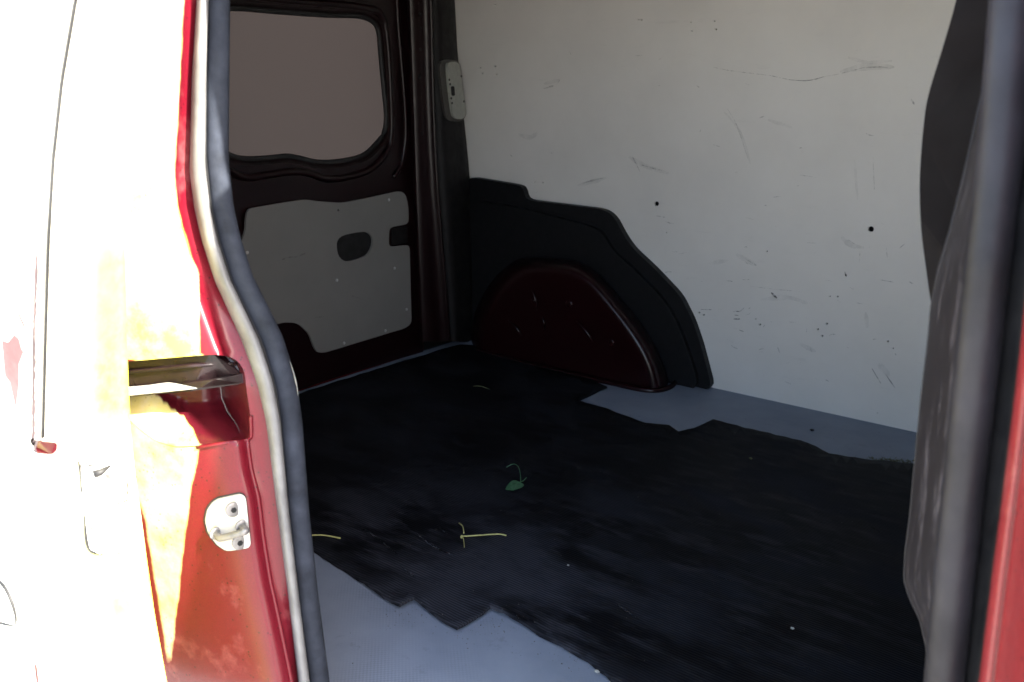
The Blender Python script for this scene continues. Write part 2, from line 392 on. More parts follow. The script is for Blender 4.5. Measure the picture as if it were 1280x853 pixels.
for pts, wd in [([(722, 232), (742, 227), (758, 222)], 7), ([(786, 196), (805, 207), (836, 217)], 8), ([(648, 168), (662, 172), (672, 166)], 7), ([(1050, 90), (1080, 84), (1118, 84)], 9), ([(1060, 72), (1085, 78), (1115, 76)], 6), ([(1082, 390), (1084, 410)], 5),
                ([(905, 140), (925, 165), (938, 205)], 4), ([(950, 375), (985, 372), (1010, 380)], 7), ([(1052, 296), (1062, 306), (1080, 310)], 7), ([(920, 318), (945, 332)], 6), ([(884, 330), (910, 326)], 5), ([(1000, 430), (1020, 440)], 6), ([(1098, 455), (1112, 470)], 8), ([(680, 105), (700, 100)], 5), ([(960, 150), (990, 160)], 5), ([(1068, 200), (1072, 250)], 4)]:
    stroke_bm(bm, pts, wd, .0004)
link('smudges', bm, 'smudge', lining, kind='stuff')
bm = bmesh.new()
for pts, wd in [([(986, 99.8), (1005.6, 101.2), (1020, 99), (1030, 96)], 1.3), ([(917, 389.5), (924, 389.5)], 1.6), ([(917, 399), (925, 399)], 2.0), ([(876, 387), (890, 387.4)], .9), ([(964, 366), (971, 373)], 2.6),
                ([(1090, 461), (1101, 479.5)], 1.1), ([(1107.6, 469), (1119, 485.5)], 1.1), ([(918, 394), (923, 394.5)], .8), ([(1096, 516), (1098, 517)], 1.5), ([(1056, 340), (1058, 346)], 2.2)]:
    stroke_bm(bm, pts, wd, .0009)
link('scratches', bm, 'scuff_dark', lining, kind='stuff')

# --- far body side, roof, bulkhead, front body (close the load space)
rows = [[Vector((x, 2.10 - .06 * (z - FZ), z)) for x in (-1.86, -1, 0.2, 1.1)] for z in (.28, .6, 1.1, 1.5, 1.82)]
link('far_body_side', grid_bm(rows, thick=(0, .02, 0)), 'red', van, smooth=False)
link('added_dark_backing', grid_bm([[Vector((x, 2.06 - .06 * (z - FZ), z)) for x in (-1.90, .09)] for z in (.5, 1.85)]), 'dark', van)  # dark sheet added behind the board so its holes read black
link('rear_corner_skin', box_bm((-1.86, 1.80, .5), (-1.84, 2.13, 1.84)), 'red', van)
link('added_leak_blocker', grid_bm([[Vector((-1.794 + .03 * (z - FZ), 1.775, z)), Vector((-1.815 + .03 * (z - FZ), 2.06, z)), Vector((-1.74, 2.075, z))] for z in (.5, 1.85)]), 'dark', van)  # unseen sheet added to stop light leaking past the corner pillar
link('added_dimming_sheet', grid_bm([[Vector((x, y, z)) for x in (-1.88, .3)] for y, z in ((.63, 1.775), (.75, 1.83), (1.3, 1.86), (1.85, 1.83), (2.02, 1.775))]), 'flap', van)  # unseen dark sheet added under the roof to dim the load space
rows = [[Vector((x, y, z)) for x in (-1.90, -1, .2, .6)] for y, z in ((.62, 1.79), (.70, 1.845), (1.3, 1.88), (1.9, 1.845), (2.05, 1.79))]
link('roof', grid_bm(rows, thick=(0, 0, .02)), 'red', van, smooth=True)
link('bulkhead', box_bm((0.06, .66, .566), (0.085, 2.06, 1.83)), 'flap', van)
bm = bmesh.new()
rows = [[Vector((x, near_y(z) - .072, z)) for x in (-1.86, -.9, -.06, 1.1)] for z in (1.72, 1.76, 1.80)]
grid_bm(rows, bm, thick=(0, .05, 0)); link('roof_rail', bm, 'red', van)
link('sill_panel', box_bm((-.86, .475, .28), (1.1, .53, .575)), 'red', van, bevel=.01)

# --- rear sill and door
sill = [on_floor(376, 490), on_floor(597, 418)]
link('rear_sill', box_bm((-1.86, .6, .52), (XR - .004, 2.06, .585)), 'plastic', van, bevel=.004)
link('rear_crossmember', box_bm((-1.93, .56, .30), (-1.865, 2.1, .62)), 'red', van, bevel=.01)

door = bpy.data.objects.new('rear_door', None); COL.objects.link(door); door.parent = van; door.location = (0, 0, 0)
bpy.data.objects.remove(door)
win_px = [(289, 11), (348, 15.5), (407.5, 19.7), (447, 21), (464, 27), (472, 39), (475, 70), (479, 112.5), (482, 146), (479, 166), (469, 180), (452.5, 194),
          (424, 201), (396, 202), (374, 197), (357, 194.6), (334, 197), (306, 198), (289, 194), (276, 183), (268, 150), (270, 60), (276, 20)]
win = [tuple(p) for p in smooth_closed([Vector(p) for p in win_px], 3)]
door_px = [(228, -160), (502, -140), (512, 0), (517, 100), (523, 250), (529, 440), (420, 472), (250, 530), (232, 330)]
def inset(loop, d):
    c = Vector((sum(p[0] for p in loop) / len(loop), sum(p[1] for p in loop) / len(loop)))
    out = []
    n = len(loop)
    for i in range(n):
        a, b = Vector(loop[i - 1]), Vector(loop[(i + 1) % n]); t = (b - a).normalized(); s = Vector((-t.y, t.x)); p = Vector(loop[i])
        if (c - p).dot(s) < 0: s = -s
        out.append(tuple(p + s * d))
    return out
win_o = inset(win, -9)
# stamped inner skin with the window opening; the opening rim steps back towards the glass
bm = plate_bm([door_px, win_o], lambda x, y: on_rear(x, y, 0.0), (-.004, 0, 0))
n = len(win_o); a = [bm.verts.new(on_rear(*p, 0.0)) for p in win_o]; b = [bm.verts.new(on_rear(*p, -.014)) for p in inset(win, -6)]; c = [bm.verts.new(on_rear(*p, -.03)) for p in win]
for i in range(n):
    j = (i + 1) % n; bm.faces.new((a[i], a[j], b[j], b[i])); bm.faces.new((b[i], b[j], c[j], c[i]))
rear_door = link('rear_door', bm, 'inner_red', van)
tag(rear_door, 'rear door seen from inside, dark red with a wide window and white lower lining')
skin_px = [(160, -160), (498, -160), (512, 0), (524, 250), (530, 470), (420, 500), (200, 580)]
link('outer_skin', plate_bm([skin_px, inset(win, -5)], lambda x, y: on_rear(x, y, -.036), (-.004, 0, 0)), 'red', rear_door)
pane = link('window_pane', plate_bm([inset(win, -3)], lambda x, y: on_rear(x, y, -.031), (0, 0, 0)), 'lit_film', rear_door)
link('window_seal', tube_bm([on_rear(*p, -.026) for p in inset(win, -1)], .007, 8, closed=True), 'rubber_black', rear_door, smooth=True)
bead = [(279.5, 209.5), (306, 222), (335, 219), (362.5, 215), (385, 216.5), (407.5, 223.6), (433, 222), (461, 213), (480.6, 194), (489, 169), (488, 112), (484, 50), (478, 22), (457, 10), (362, 1), (280, -4), (256, 40), (254, 150), (264, 196)]
link('window_bead', tube_bm([on_rear(*p, .002) for p in smooth_closed([Vector(p) for p in bead], 4)], .009, 8, closed=True, flat=1), 'inner_red', rear_door, smooth=True)
edge = [(494, -120), (496, 0), (499, 48), (504.5, 112), (507, 163), (504.5, 191), (500, 208), (491, 222)]
link('door_rib', tube_bm([on_rear(*p, .000) for p in smooth_open([Vector(p) for p in edge], 4)], .008, 8), 'inner_red', rear_door, smooth=True)
panel = [(311, 261), (345, 255), (381.6, 249.5), (398, 252), (427.5, 254), (454, 249), (500, 239), (507, 243), (510.6, 259), (511, 280), (490, 284), (486.6, 287), (486, 306), (489, 309), (512, 306),
         (514.5, 404), (508, 410), (404.5, 441.5), (396, 440.5), (392, 433), (386.5, 417), (372, 404), (355, 403), (338, 408), (320, 440), (270, 450), (262, 350), (298, 310), (307, 290.6), (308, 269)]
panel = [tuple(p) for p in rounded(panel, 6, 3)]
grip = [tuple(p) for p in smooth_closed([Vector(p) for p in [(421, 308.6), (422.6, 300), (431, 294), (454, 290), (463.6, 294), (466, 303.7), (462, 315), (454, 321.7), (434, 327), (424, 321)]], 3)]
dl = link('lower_lining', plate_bm([panel, grip, ring_px(423, 263, 1.3, n=8)], lambda x, y: on_rear(x, y, .012), (-.006, 0, 0)), 'door_lining', rear_door)
link('grip_recess', plate_bm([inset(grip, -3)], lambda x, y: on_rear(x, y, .0035), (-.003, 0, 0)), 'hole', rear_door)
for (x, y) in [(486, 250), (309, 316), (421, 350.6), (493, 335.5), (508, 387), (481.7, 413.6), (430, 429)]:
    link('screw', disc_bm(on_rear(x, y, .012), (1, 0, -.03), .0042, .0008, 12, dome=.0014), 'steel', rear_door, smooth=True)
bm = bmesh.new()
for pts, wd in [([(352, 325), (361, 322), (370, 321), (381.6, 317)], 2.6), ([(395, 397), (405, 396)], 1.2), ([(440, 370), (452, 374)], 1.5)]:
    P = smooth_open(pts, 4)
    A = [bm.verts.new(on_rear(p.x, p.y + wd * random.uniform(.3, 1) / 2, .0126)) for p in P]; B_ = [bm.verts.new(on_rear(p.x, p.y - wd * random.uniform(.3, 1) / 2, .0126)) for p in P]
    for i in range(len(P) - 1): bm.faces.new((A[i], A[i + 1], B_[i + 1], B_[i]))
link('scuff_marks', bm, 'scuff', rear_door, kind='stuff')
link('latch_catch', plate_bm([rounded([(490, 286), (509, 283), (510, 304), (490, 307)], 2, 2)], lambda x, y: on_rear(x, y, .006), (-.005, 0, 0)), 'pillar_trim', rear_door, bevel=.001)
# second rear leaf, nearer the door pillar
bm = box_bm((-1.80, .60, .56), (-1.765, 1.14, 1.84)); leaf2 = link('rear_door', bm, 'inner_red', van, bevel=.006)
link('door_header', box_bm((-1.80, .6, 1.60), (-1.72, 2.0, 1.83)), 'inner_red', van, bevel=.01)

# --- rear corner pillar with its dark plastic cover
ys = [-160, -60, 0, 60, 120, 180, 240, 300, 360, 427]
colA = [(-160, 505), (0, 509), (100, 513), (250, 518), (427, 526)]
colB = [(-160, 531), (0, 539.5), (150, 543), (240, 548), (325, 555), (430, 563)]
colC = [(-160, 556), (0, 568.5), (60, 571.5), (150, 579.5), (222, 588.5), (300, 590), (430, 594)]
rows = []
for y in ys:
    A, B_, C = ix(colA, y), ix(colB, y), ix(colC, y)
    rows.append([on_rear(A - 3, y, -.05), on_rear(A, y, .022), on_rear(A + 4, y, .034), on_rear(lerp(A, B_, .5), y, .030), on_rear(B_ - 2.5, y, .045), on_rear(B_ - .6, y, .052), on_rear(B_ + .7, y, .049)])
pil = link('corner_pillar', grid_bm(rows), 'inner_red', van, smooth=True)
rows = []
for y in ys:
    B_, C = ix(colB, y), ix(colC, y)
    p0 = on_rear(B_ + 1.5, y, .046); p3 = on_wall(C, y, .012); p4 = on_wall(C, y, .0)
    rows.append([on_rear(B_ + .5, y, .03), p0, lerp(p0, p3, .3) + Vector((.008, 0, 0)), lerp(p0, p3, .75) + Vector((.008, 0, 0)), p3, p4])
pt = link('pillar_trim', grid_bm(rows), 'pillar_trim', van, smooth=True)
for (x, y, r) in [(525, 18, .006), (525, 62, .004), (524, 96, .006), (527, 167, .0055), (526, 35, .003)]:
    link('bolt', disc_bm(on_rear(x, y, .031), (1, 0, 0), r, .002, 12, dome=.001), 'pillar_trim', pil)
# lamp on the pillar: on the trim face
def on_trim(x, y, off=0.0):
    B_, C = ix(colB, y), ix(colC, y); p0 = on_rear(B_ + 1.5, y, .046); p3 = on_wall(C, y, .012)
    t = (x - (B_ + 1.5)) / (C - B_ - 1.5); return lerp(p0, p3, t) + Vector((.008 + off, 0, 0))
lens_px = [(551.6, 82), (555, 78.5), (560, 77.8), (565, 79.5), (568, 85), (571, 110), (575, 137), (574.5, 144), (571, 148), (565.6, 149), (560, 146.5), (557.5, 140), (555, 122), (552.5, 100)]
lens_s = [tuple(p) for p in smooth_closed([Vector(p) for p in lens_px], 3)]
hs = inset(lens_s, -3.0); hs = [(x - (3.5 if x < 563 else 0) , y) for x, y in hs]
lamp = link('interior_lamp', plate_bm([hs], lambda x, y: on_trim(x, y, .006), (-.008, 0, 0)), 'lamp_body', van)
tag(lamp, 'oval interior lamp on the rear corner pillar')
link('lens', plate_bm([lens_s], lambda x, y: on_trim(x, y, .014), (-.009, 0, 0)), 'lens', lamp)
link('switch', plate_bm([rounded([(555.5, 108), (559.5, 108), (560.5, 120), (556.5, 120)], 2, 3)], lambda x, y: on_trim(x, y, .0155), (-.003, 0, 0)), 'hole', lamp)
for (x, y) in [(553.6, 100), (554.6, 105.5), (556, 123), (557, 129), (569, 95.5), (572.3, 127)]:
    link('rim_clip', plate_bm([ring_px(x, y, .9, 1.5, 8)], lambda x, y: on_trim(x, y, .0148), (-.003, 0, 0)), 'hole', lamp)

# --- wheel arch: black plastic shroud, dark red metal housing
tr = [(584, 221), (650, 232), (654, 237), (657, 250), (755, 262), (768, 272), (778, 292), (790, 310), (818, 336), (850, 370), (866, 402), (876, 432), (890, 486), (862, 492), (720, 462), (585, 432)]
trp = [tuple(p) for p in rounded(tr, 10, 3)]
shroud = link('arch_shroud', plate_bm([trp], lambda x, y: on_wall(x, y, .022), (0, .021, 0)), 'plastic', van, bevel=.006)
tr2 = [(590, 250), (640, 258), (735, 282), (752, 290), (764, 312), (800, 345), (832, 378), (850, 412), (862, 446), (873, 480), (862, 490), (720, 462), (590, 428)]
link('shroud_face', plate_bm([[tuple(p) for p in rounded(tr2, 16, 4)]], lambda x, y: on_wall(x, y, .036), (0, .018, 0)), 'plastic', shroud, bevel=.013)
# upper swell of the shroud where it runs up over the housing
arch = [(588, 437), (592, 395), (612, 355), (640, 328), (662, 322), (700, 323), (728, 329), (752, 346), (778, 375), (800, 402), (818, 430), (829, 455), (835, 474), (836, 484)]
low = [(822, 489), (800, 487.5), (760, 479), (690, 462.5), (640, 450)]
ap = smooth_open([Vector(p) for p in arch], 4)
bm = bmesh.new(); prev = None
apl = [tuple(p) for p in ap]; full = apl + low
def ins_arch(d):
    r = inset(full, d); return r
# rings from the board outwards: foot, flank, rounded shoulder, face
facep = smooth_open([Vector(p) for p in [(604, 441), (609, 402), (626, 366), (652, 344), (672, 339), (700, 341), (720, 347), (741, 364), (765, 393), (785, 420), (800, 444), (808, 462), (812, 478), (813, 489)]], 4)
R = []
for k in range(9):
    t = k / 8 * pi / 2; row = []
    for o_, f_ in zip(ap, facep):
        q = o_.lerp(f_, 1 - cos(t)); row.append(bm.verts.new(on_wall(q.x, q.y, .018 + .112 * sin(t))))
    R.append(row)
for A, B_ in zip(R, R[1:]):
    for i in range(len(apl) - 1): bm.faces.new((A[i], A[i + 1], B_[i + 1], B_[i]))
last = [tuple(p) for p in facep]
m_ = len(apl); steps = 6
gridv = [R[-1]]
for k in range(1, steps + 1):
    t = k / steps; row = []
    for i, p in enumerate(last):
        s = i / (m_ - 1); q = (lerp(604, 813, s), lerp(441, 489, s)); x, y = lerp(p[0], q[0], t), lerp(p[1], q[1], t)
        row.append(bm.verts.new(on_wall(x, y, .130 - .010 * sin(pi * t) * sin(pi * s))))
    gridv.append(row)
for A, B_ in zip(gridv, gridv[1:]):
    for i in range(m_ - 1): bm.faces.new((A[i], A[i + 1], B_[i + 1], B_[i]))
for v in bm.verts: v.co.z = max(v.co.z, FZ - .004)
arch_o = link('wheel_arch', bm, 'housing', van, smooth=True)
tag(arch_o, 'dark red metal wheel housing bulging from the black shroud')
sub = arch_o.modifiers.new('s', 'SUBSURF'); sub.levels = sub.render_levels = 1
# welded foot flange along the floor, pressed ribs, weld studs
ff = [on_floor(x, y, .004) for x, y in [(596, 437.5), (640, 450), (690, 462.5), (760, 478.5), (800, 487), (822, 488.5), (838, 484), (846, 476)]]
link('foot_flange', tube_bm(smooth_open(ff, 4), .007, 8), 'housing', arch_o, smooth=True)
for a_, b_ in [((664, 362), (671, 388)), ((720, 402), (741, 427)), ((635, 400), (652, 420)), ((676, 395), (680, 412))]:
    P = smooth_open([on_wall(*a_, .128), on_wall(lerp(a_[0], b_[0], .5) + 2, lerp(a_[1], b_[1], .5), .131), on_wall(*b_, .128)], 4)
    link('pressed_rib', tube_bm(P, [.001 + .0035 * sin(pi * i / (len(P) - 1)) for i in range(len(P))], 8), 'housing', arch_o, smooth=True)
for x, y, r in [(712, 380, .011), (765, 428, .009), (667, 376, .007)]:
    link('weld_stud', disc_bm(on_wall(x, y, .122), (0, -1, 0), r, .004, 14, dome=.002), 'housing', arch_o, smooth=True)

def lit_film(o):  # marks where sun falls on jamb and ledge, painted cream by the material
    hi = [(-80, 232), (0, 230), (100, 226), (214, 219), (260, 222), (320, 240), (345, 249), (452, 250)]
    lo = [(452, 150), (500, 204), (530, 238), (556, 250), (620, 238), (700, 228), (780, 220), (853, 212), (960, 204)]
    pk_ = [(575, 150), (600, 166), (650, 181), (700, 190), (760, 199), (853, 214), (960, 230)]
    a = o.data.attributes.new('lit_film', 'FLOAT', 'POINT')
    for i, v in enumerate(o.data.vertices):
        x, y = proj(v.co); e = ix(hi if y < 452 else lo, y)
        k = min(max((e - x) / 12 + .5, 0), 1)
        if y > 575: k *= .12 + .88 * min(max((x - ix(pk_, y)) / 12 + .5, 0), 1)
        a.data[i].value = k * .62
# --- rear edge of the door opening: jamb sheet, rail pocket, flange, rubber seal
lipL = [(-80, 247), (0, 246), (100, 240), (214, 237), (260, 243), (300, 252), (350, 268), (427, 303), (480, 322), (527, 333), (640, 347), (740, 360), (853, 373), (960, 385)]
crease = [(-80, 234), (0, 232), (100, 228), (214, 222), (260, 227), (300, 236), (350, 250), (427, 278), (480, 299), (527, 306), (552, 308), (587, 313), (622, 322), (672, 328), (727, 337), (767, 346), (853, 364), (960, 374)]
sealC = [(-80, 273), (0, 271), (100, 270), (200, 269.5), (260, 276), (300, 285), (350, 301), (390, 321), (427, 339), (480, 355), (527, 362), (640, 371), (740, 382), (853, 397), (960, 408)]
def jamb(x, y, extra=0.0):
    l, c = ix(lipL, y), ix(crease, y)
    if x >= c: off = lerp(.034, .018, (x - c) / (l - c))
    else:
        t = min((c - x) / (c - 145), 1.15); off = .034 + .010 * min(t / .06, 1) + .066 * t ** .9
    return on_near(x, y, off) + Vector((extra, -extra * .3, 0))
outer = [(138, y) for y in range(-80, 961, 40)]
inner = [(ix(lipL, y), y) for y in range(960, -81, -20)]
pocket = [(138.5 + 8, 462), (150, 453), (200, 448.5), (240, 445), (270, 443.5), (288, 446), (300, 454), (306, 466), (308, 486), (313, 520), (313, 543), (309, 549), (280, 553), (246, 559), (220, 560), (196, 553), (178, 541), (166, 530), (150, 526)]
pocket = [tuple(p) for p in rounded(pocket, 5, 2)]
extra = []
for y in range(-70, 951, 6):
    l, c = ix(lipL, y), ix(crease, y)
    for x in [c, c - 3, c + .5 * (l - c)] + [c - k * 6 for k in range(1, 27)]:
        if 142 < x < l - 2 and not inside((x, y), inset(pocket, -3)): extra.append((x, y))
bm = plate_bm([outer + inner, pocket], jamb, (0, 0, 0), extra)
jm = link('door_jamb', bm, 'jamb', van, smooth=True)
lit_film(jm)
tag(jm, 'rear jamb of the side door opening, dusty red paint, sunlight painted in along its outer part')
# pocket: rim turned in, flat back, ledge sloping out
D = Vector((-.085, .022, 0))
bm = bmesh.new(); n = len(pocket)
def depth(p):  # the ledge rises to the rim at its lower end
    k = min(max((p[0] - 205) / 60, 0), 1); y0 = 498 + 36 * k
    return D * (1.0 if p[1] < y0 else max(0.0, 1 - (p[1] - y0) / (552 - y0)))
a = [bm.verts.new(jamb(*p)) for p in pocket]; b = [bm.verts.new(jamb(*p) + (D if p[1] < 498 else depth(p) + Vector((-.006, .002, 0)))) for p in pocket]
for i in range(n): j = (i + 1) % n; bm.faces.new((a[i], a[j], b[j], b[i]))
up = [p for p in pocket if p[1] < 500]
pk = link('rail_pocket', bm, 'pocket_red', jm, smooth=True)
bm = plate_bm([pocket], lambda x, y: jamb(x, y) + depth((x, y)) + Vector((-.004, .001, 0)), (0, 0, 0), [(x, y) for x in range(150, 310, 8) for y in range(455, 552, 6) if inside((x, y), inset(pocket, 2))])
# upper part of the pocket floor is the dark rail channel, lower part painted ledge
me_split = [f for f in bm.faces if f.calc_center_median().z > jamb(230, 498).z]
lit_film(link('ledge', bm, 'pocket_red', jm, smooth=True))
link('channel_sheet', plate_bm([rounded([(149, 456), (200, 451), (270, 446.5), (290, 449), (301, 458), (305, 468), (308, 484), (240, 494), (148, 502)], 3, 2)], lambda x, y: jamb(x, y) + D * .16, (-.003, 0, 0)), 'slot_black', jm)  # black sheet set just inside the rail slot
link('guide_rail', plate_bm([rounded([(136, 489), (190, 484.5), (215, 481), (228, 483), (251, 488), (200, 493.5), (136, 500)], 2, 2)], lambda x, y: jamb(x, y) + D * .08, (-.004, 0, 0)), 'steel', jm, bevel=.001)
link('shaded_rail', plate_bm([rounded([(229, 482), (270, 477), (308, 469), (309, 481), (252, 487.5)], 2, 2)], lambda x, y: jamb(x, y) + D * .09, (-.004, 0, 0)), 'slot_black', jm, bevel=.001)  # shaded length of the rail, coloured black
rail = [jamb(x, y) + D * .13 for x, y in [(140, 470), (200, 465), (250, 460), (300, 458)]]
link('guide_rail', tube_bm(smooth_open(rail, 4), .0022, 8), 'slot_black', jm, smooth=True)
lip_ = [jamb(x, y, .001) for x, y in [(313, 520), (313.5, 543), (309, 549.5), (280, 553.5), (246, 559.5)]]
link('ledge_bead', tube_bm(smooth_open(lip_, 4), .0022, 6), 'jamb', jm, smooth=True)
# raised seam of sealer down the jamb
P = [jamb(ix(crease, y) + .5, y, .001) for y in range(548, 960, 12)]
link('sealer_seam', tube_bm(P, .0028, 6), 'jamb', jm, smooth=True)
# grey flange between paint and rubber
rows = []
for y in range(-80, 961, 12):
    l, s = ix(lipL, y), ix(sealC, y)
    rows.append([on_near(l - .5, y, .018), on_near(l + 1.5, y, .027), on_near(lerp(l, s, .35), y, .028), on_near(lerp(l, s, .56), y, .022), on_near(lerp(l, s, .64), y, .0)])
link('seal_flange', grid_bm(rows), 'flange', van, smooth=True)
sp = [on_near(ix(sealC, y) + 2.5, y, .0) for y in range(-80, 961, 12)]
seal = link('door_seal', tube_bm(sp, .0118, 14, fx=(0, 1, 0)), 'rubber', van, smooth=True)
tag(seal, 'blue grey rubber door seal curving along the rear edge of the opening')
sp = [on_near(ix(sealC, y) - 9.5, y, .008) for y in range(-80, 961, 12)]
link('seal_lobe', tube_bm(sp, .0045, 10, fx=(0, 1, 0)), 'rubber_black', seal, smooth=True)
P = [on_near(ix(sealC, y) + 13.5, y, -.006) for y in range(425, 520, 6)]
link('trim_edge', tube_bm(P, [.0004 + .0024 * sin(pi * i / (len(P) - 1)) for i in range(len(P))], 8), 'lens', van, smooth=True)
# inner quarter panel (its face away from the door) and outer quarter skin behind the jamb
rows = []
for y in range(-80, 961, 40):
    p = on_near(ix(sealC, y), y, -.012); rows.append([p, Vector((lerp(p.x, -1.76, .5), near_y(p.z) + .03, p.z)), Vector((-1.78, near_y(p.z) + .03, p.z))])
link('quarter_lining', grid_bm(rows), 'plastic', van)
rows = []
for y in range(-80, 961, 40):
    p = jamb(138, y); rows.append([p, Vector((-1.0, near_y(p.z) - .115, p.z)), Vector((-1.86, near_y(p.z) - .10, p.z))])
rows[0] = [Vector((v.x, v.y, 1.72)) for v in rows[0]] ; rows[-1] = [Vector((v.x, v.y, .30)) for v in rows[-1]]
link('quarter_panel', grid_bm(rows), 'red', van)
rows = [[Vector((x, y, z)) for y in (near_y(z) - .11, near_y(z) + .05)] for x, z in ((-1.0, 1.71), (-1.0, .3))]
rows = [[on_near(ix(lipL, -80), -80, .018), on_near(ix(sealC, -80), -80, -.012)], [on_near(ix(lipL, -80), -80, .018) + Vector((0, .03, .32)), on_near(ix(sealC, -80), -80, -.012) + Vector((0, .03, .32))]]
rows = []
for z in (1.40, 1.72):
    p = jamb(138, -80); q = on_near(ix(lipL, -80), -80, .018); s = on_near(ix(sealC, -80), -80, -.012)
    dy = near_y(z) - near_y(p.z); rows.append([Vector((v.x, v.y + dy, z)) for v in (p, q, s)] if z > 1.5 else [p, q, s])
link('upper_jamb', grid_bm(rows), 'jamb', van)

# striker on the jamb
NS = Vector((.95, -.30, 0)).normalized()
st_px = [(272, 622.5), (300, 616.5), (304.5, 619), (306, 624), (312, 679), (309, 683.5), (288, 687), (281, 687), (270, 680), (259, 665), (255.5, 650), (258, 637), (264, 628)]
striker = link('striker_plate', plate_bm([[tuple(p) for p in rounded(st_px, 3, 2)]], lambda x, y: jamb(x, y) + NS * .004, NS * -.005), 'steel', van, bevel=.001)
link('rim_shade', plate_bm([[tuple(p) for p in rounded(inset(st_px, -1.6), 3, 2)]], lambda x, y: jamb(x, y) + NS * .0015, NS * -.004), 'rubber_black', striker)  # dark plate added beneath to draw shade around the striker rim
tag(striker, 'pale steel striker plate with a loop and two bolts')
for x, y in [(289, 634), (297, 675)]:
    o = link('bolt_head', disc_bm(jamb(x, y) + NS * .0065, NS, .0088, .0018, 18, dome=.001), 'dull_steel', striker)
    link('socket', disc_bm(jamb(x, y) + NS * .0092, NS, .0034, .0008, 6), 'hole', striker)
A, B_ = jamb(268, 664), jamb(300, 655)
lp = smooth_open([A + NS * .003, A + NS * .016, A + NS * .021 + (B_ - A) * .08, B_ + NS * .021 - (B_ - A) * .08, B_ + NS * .016, B_ + NS * .003], 5)
link('striker_loop', tube_bm(lp, .0042, 10), 'dull_steel', striker, smooth=True)
for p in (A, B_): link('loop_collar', disc_bm(p + NS * .006, NS, .0075, .002, 16, dome=.001), 'dull_steel', striker)

# --- the sliding door, pushed back along the outside
drR = [(-90, 177), (0, 170), (100, 164), (214, 157), (300, 155.5), (427, 158), (490, 160.5), (540, 163), (590, 168), (640, 175), (700, 183), (770, 193), (853, 208), (970, 232)]
drL = [(-90, 110), (0, 92), (100, 75), (200, 64), (300, 58), (400, 55), (500, 52.5), (600, 50), (700, 49), (853, 50), (970, 54)]
OR, OL = .150, .240
def edge_pt(x, y, out=0.0):
    r, l = ix(drR, y), ix(drL, y); t = (r - x) / (r - l)
    return on_near(x, y, OR + (OL - OR) * t) + Vector((out + .006 * sin(pi * min(max(t, 0), 1)), 0, 0))
rows = []
for y in range(-90, 971, 12):
    r, l = ix(drR, y), ix(drL, y)
    row = [on_near(r, y, OR) + Vector((-.8, .01, 0)), on_near(r, y, OR) + Vector((-.012, .004, 0)), on_near(r + .5, y, OR + .001)]
    row += [edge_pt(lerp(r, l, t), y) for t in (.06, .15, .25, .35, .45, .55, .65, .75, .85, .95)]
    p = on_near(l, y, OL); row += [p + Vector((-.004, -.004, 0)), p + Vector((-.03, -.012, 0)), p + Vector((-.12, -.022, 0)), p + Vector((-.8, -.03, 0))]
    rows.append(row)
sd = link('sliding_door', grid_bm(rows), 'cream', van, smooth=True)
tag(sd, 'open sliding door pushed back outside, its front edge pale and glaring in the sun')
at_ = sd.data.attributes.new('sun_yellow', 'FLOAT', 'POINT')        # yellow of the painted sun glare, strongest along the inner half
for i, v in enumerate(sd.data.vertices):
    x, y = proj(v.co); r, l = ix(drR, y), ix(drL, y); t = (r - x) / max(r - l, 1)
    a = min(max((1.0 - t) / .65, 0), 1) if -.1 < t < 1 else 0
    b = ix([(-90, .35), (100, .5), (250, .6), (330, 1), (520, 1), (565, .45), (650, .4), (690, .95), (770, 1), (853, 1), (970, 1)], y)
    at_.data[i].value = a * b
P = [edge_pt(ix(drL, y) + 1.5, y, .0015) for y in range(-90, 556, 12)]
link('edge_seam', tube_bm(P, .0014, 6), 'rubber_black', sd, smooth=True)
# ragged strip of door red beside painted glare, and the red block it ends in
bm = bmesh.new(); A = []; B_ = []
for y in range(282, 560, 5):
    k = min((y - 282) / 60, 1); c = ix([(280, 47.5), (345, 45), (430, 42.5), (560, 41.5)], y)
    A.append(bm.verts.new(on_near(c - 2.6 * k * random.uniform(.6, 1.1), y, OL + .0085))); B_.append(bm.verts.new(on_near(c + 2.6 * k * random.uniform(.4, 1.3), y, OL + .0085)))
for i in range(len(A) - 1): bm.faces.new((A[i], A[i + 1], B_[i + 1], B_[i]))
link('red_strip', bm, 'pocket_red', sd)
link('seam_end', plate_bm([rounded([(40.5, 549), (46, 551.5), (68, 552), (68, 561), (63, 566.5), (45, 567), (44.5, 559), (40.5, 556)], 2, 2)], lambda x, y: edge_pt(max(x, 54), y, .003) if x > 54 else on_near(x, y, OL + .009), (-.004, 0, 0)), 'pocket_red', sd)
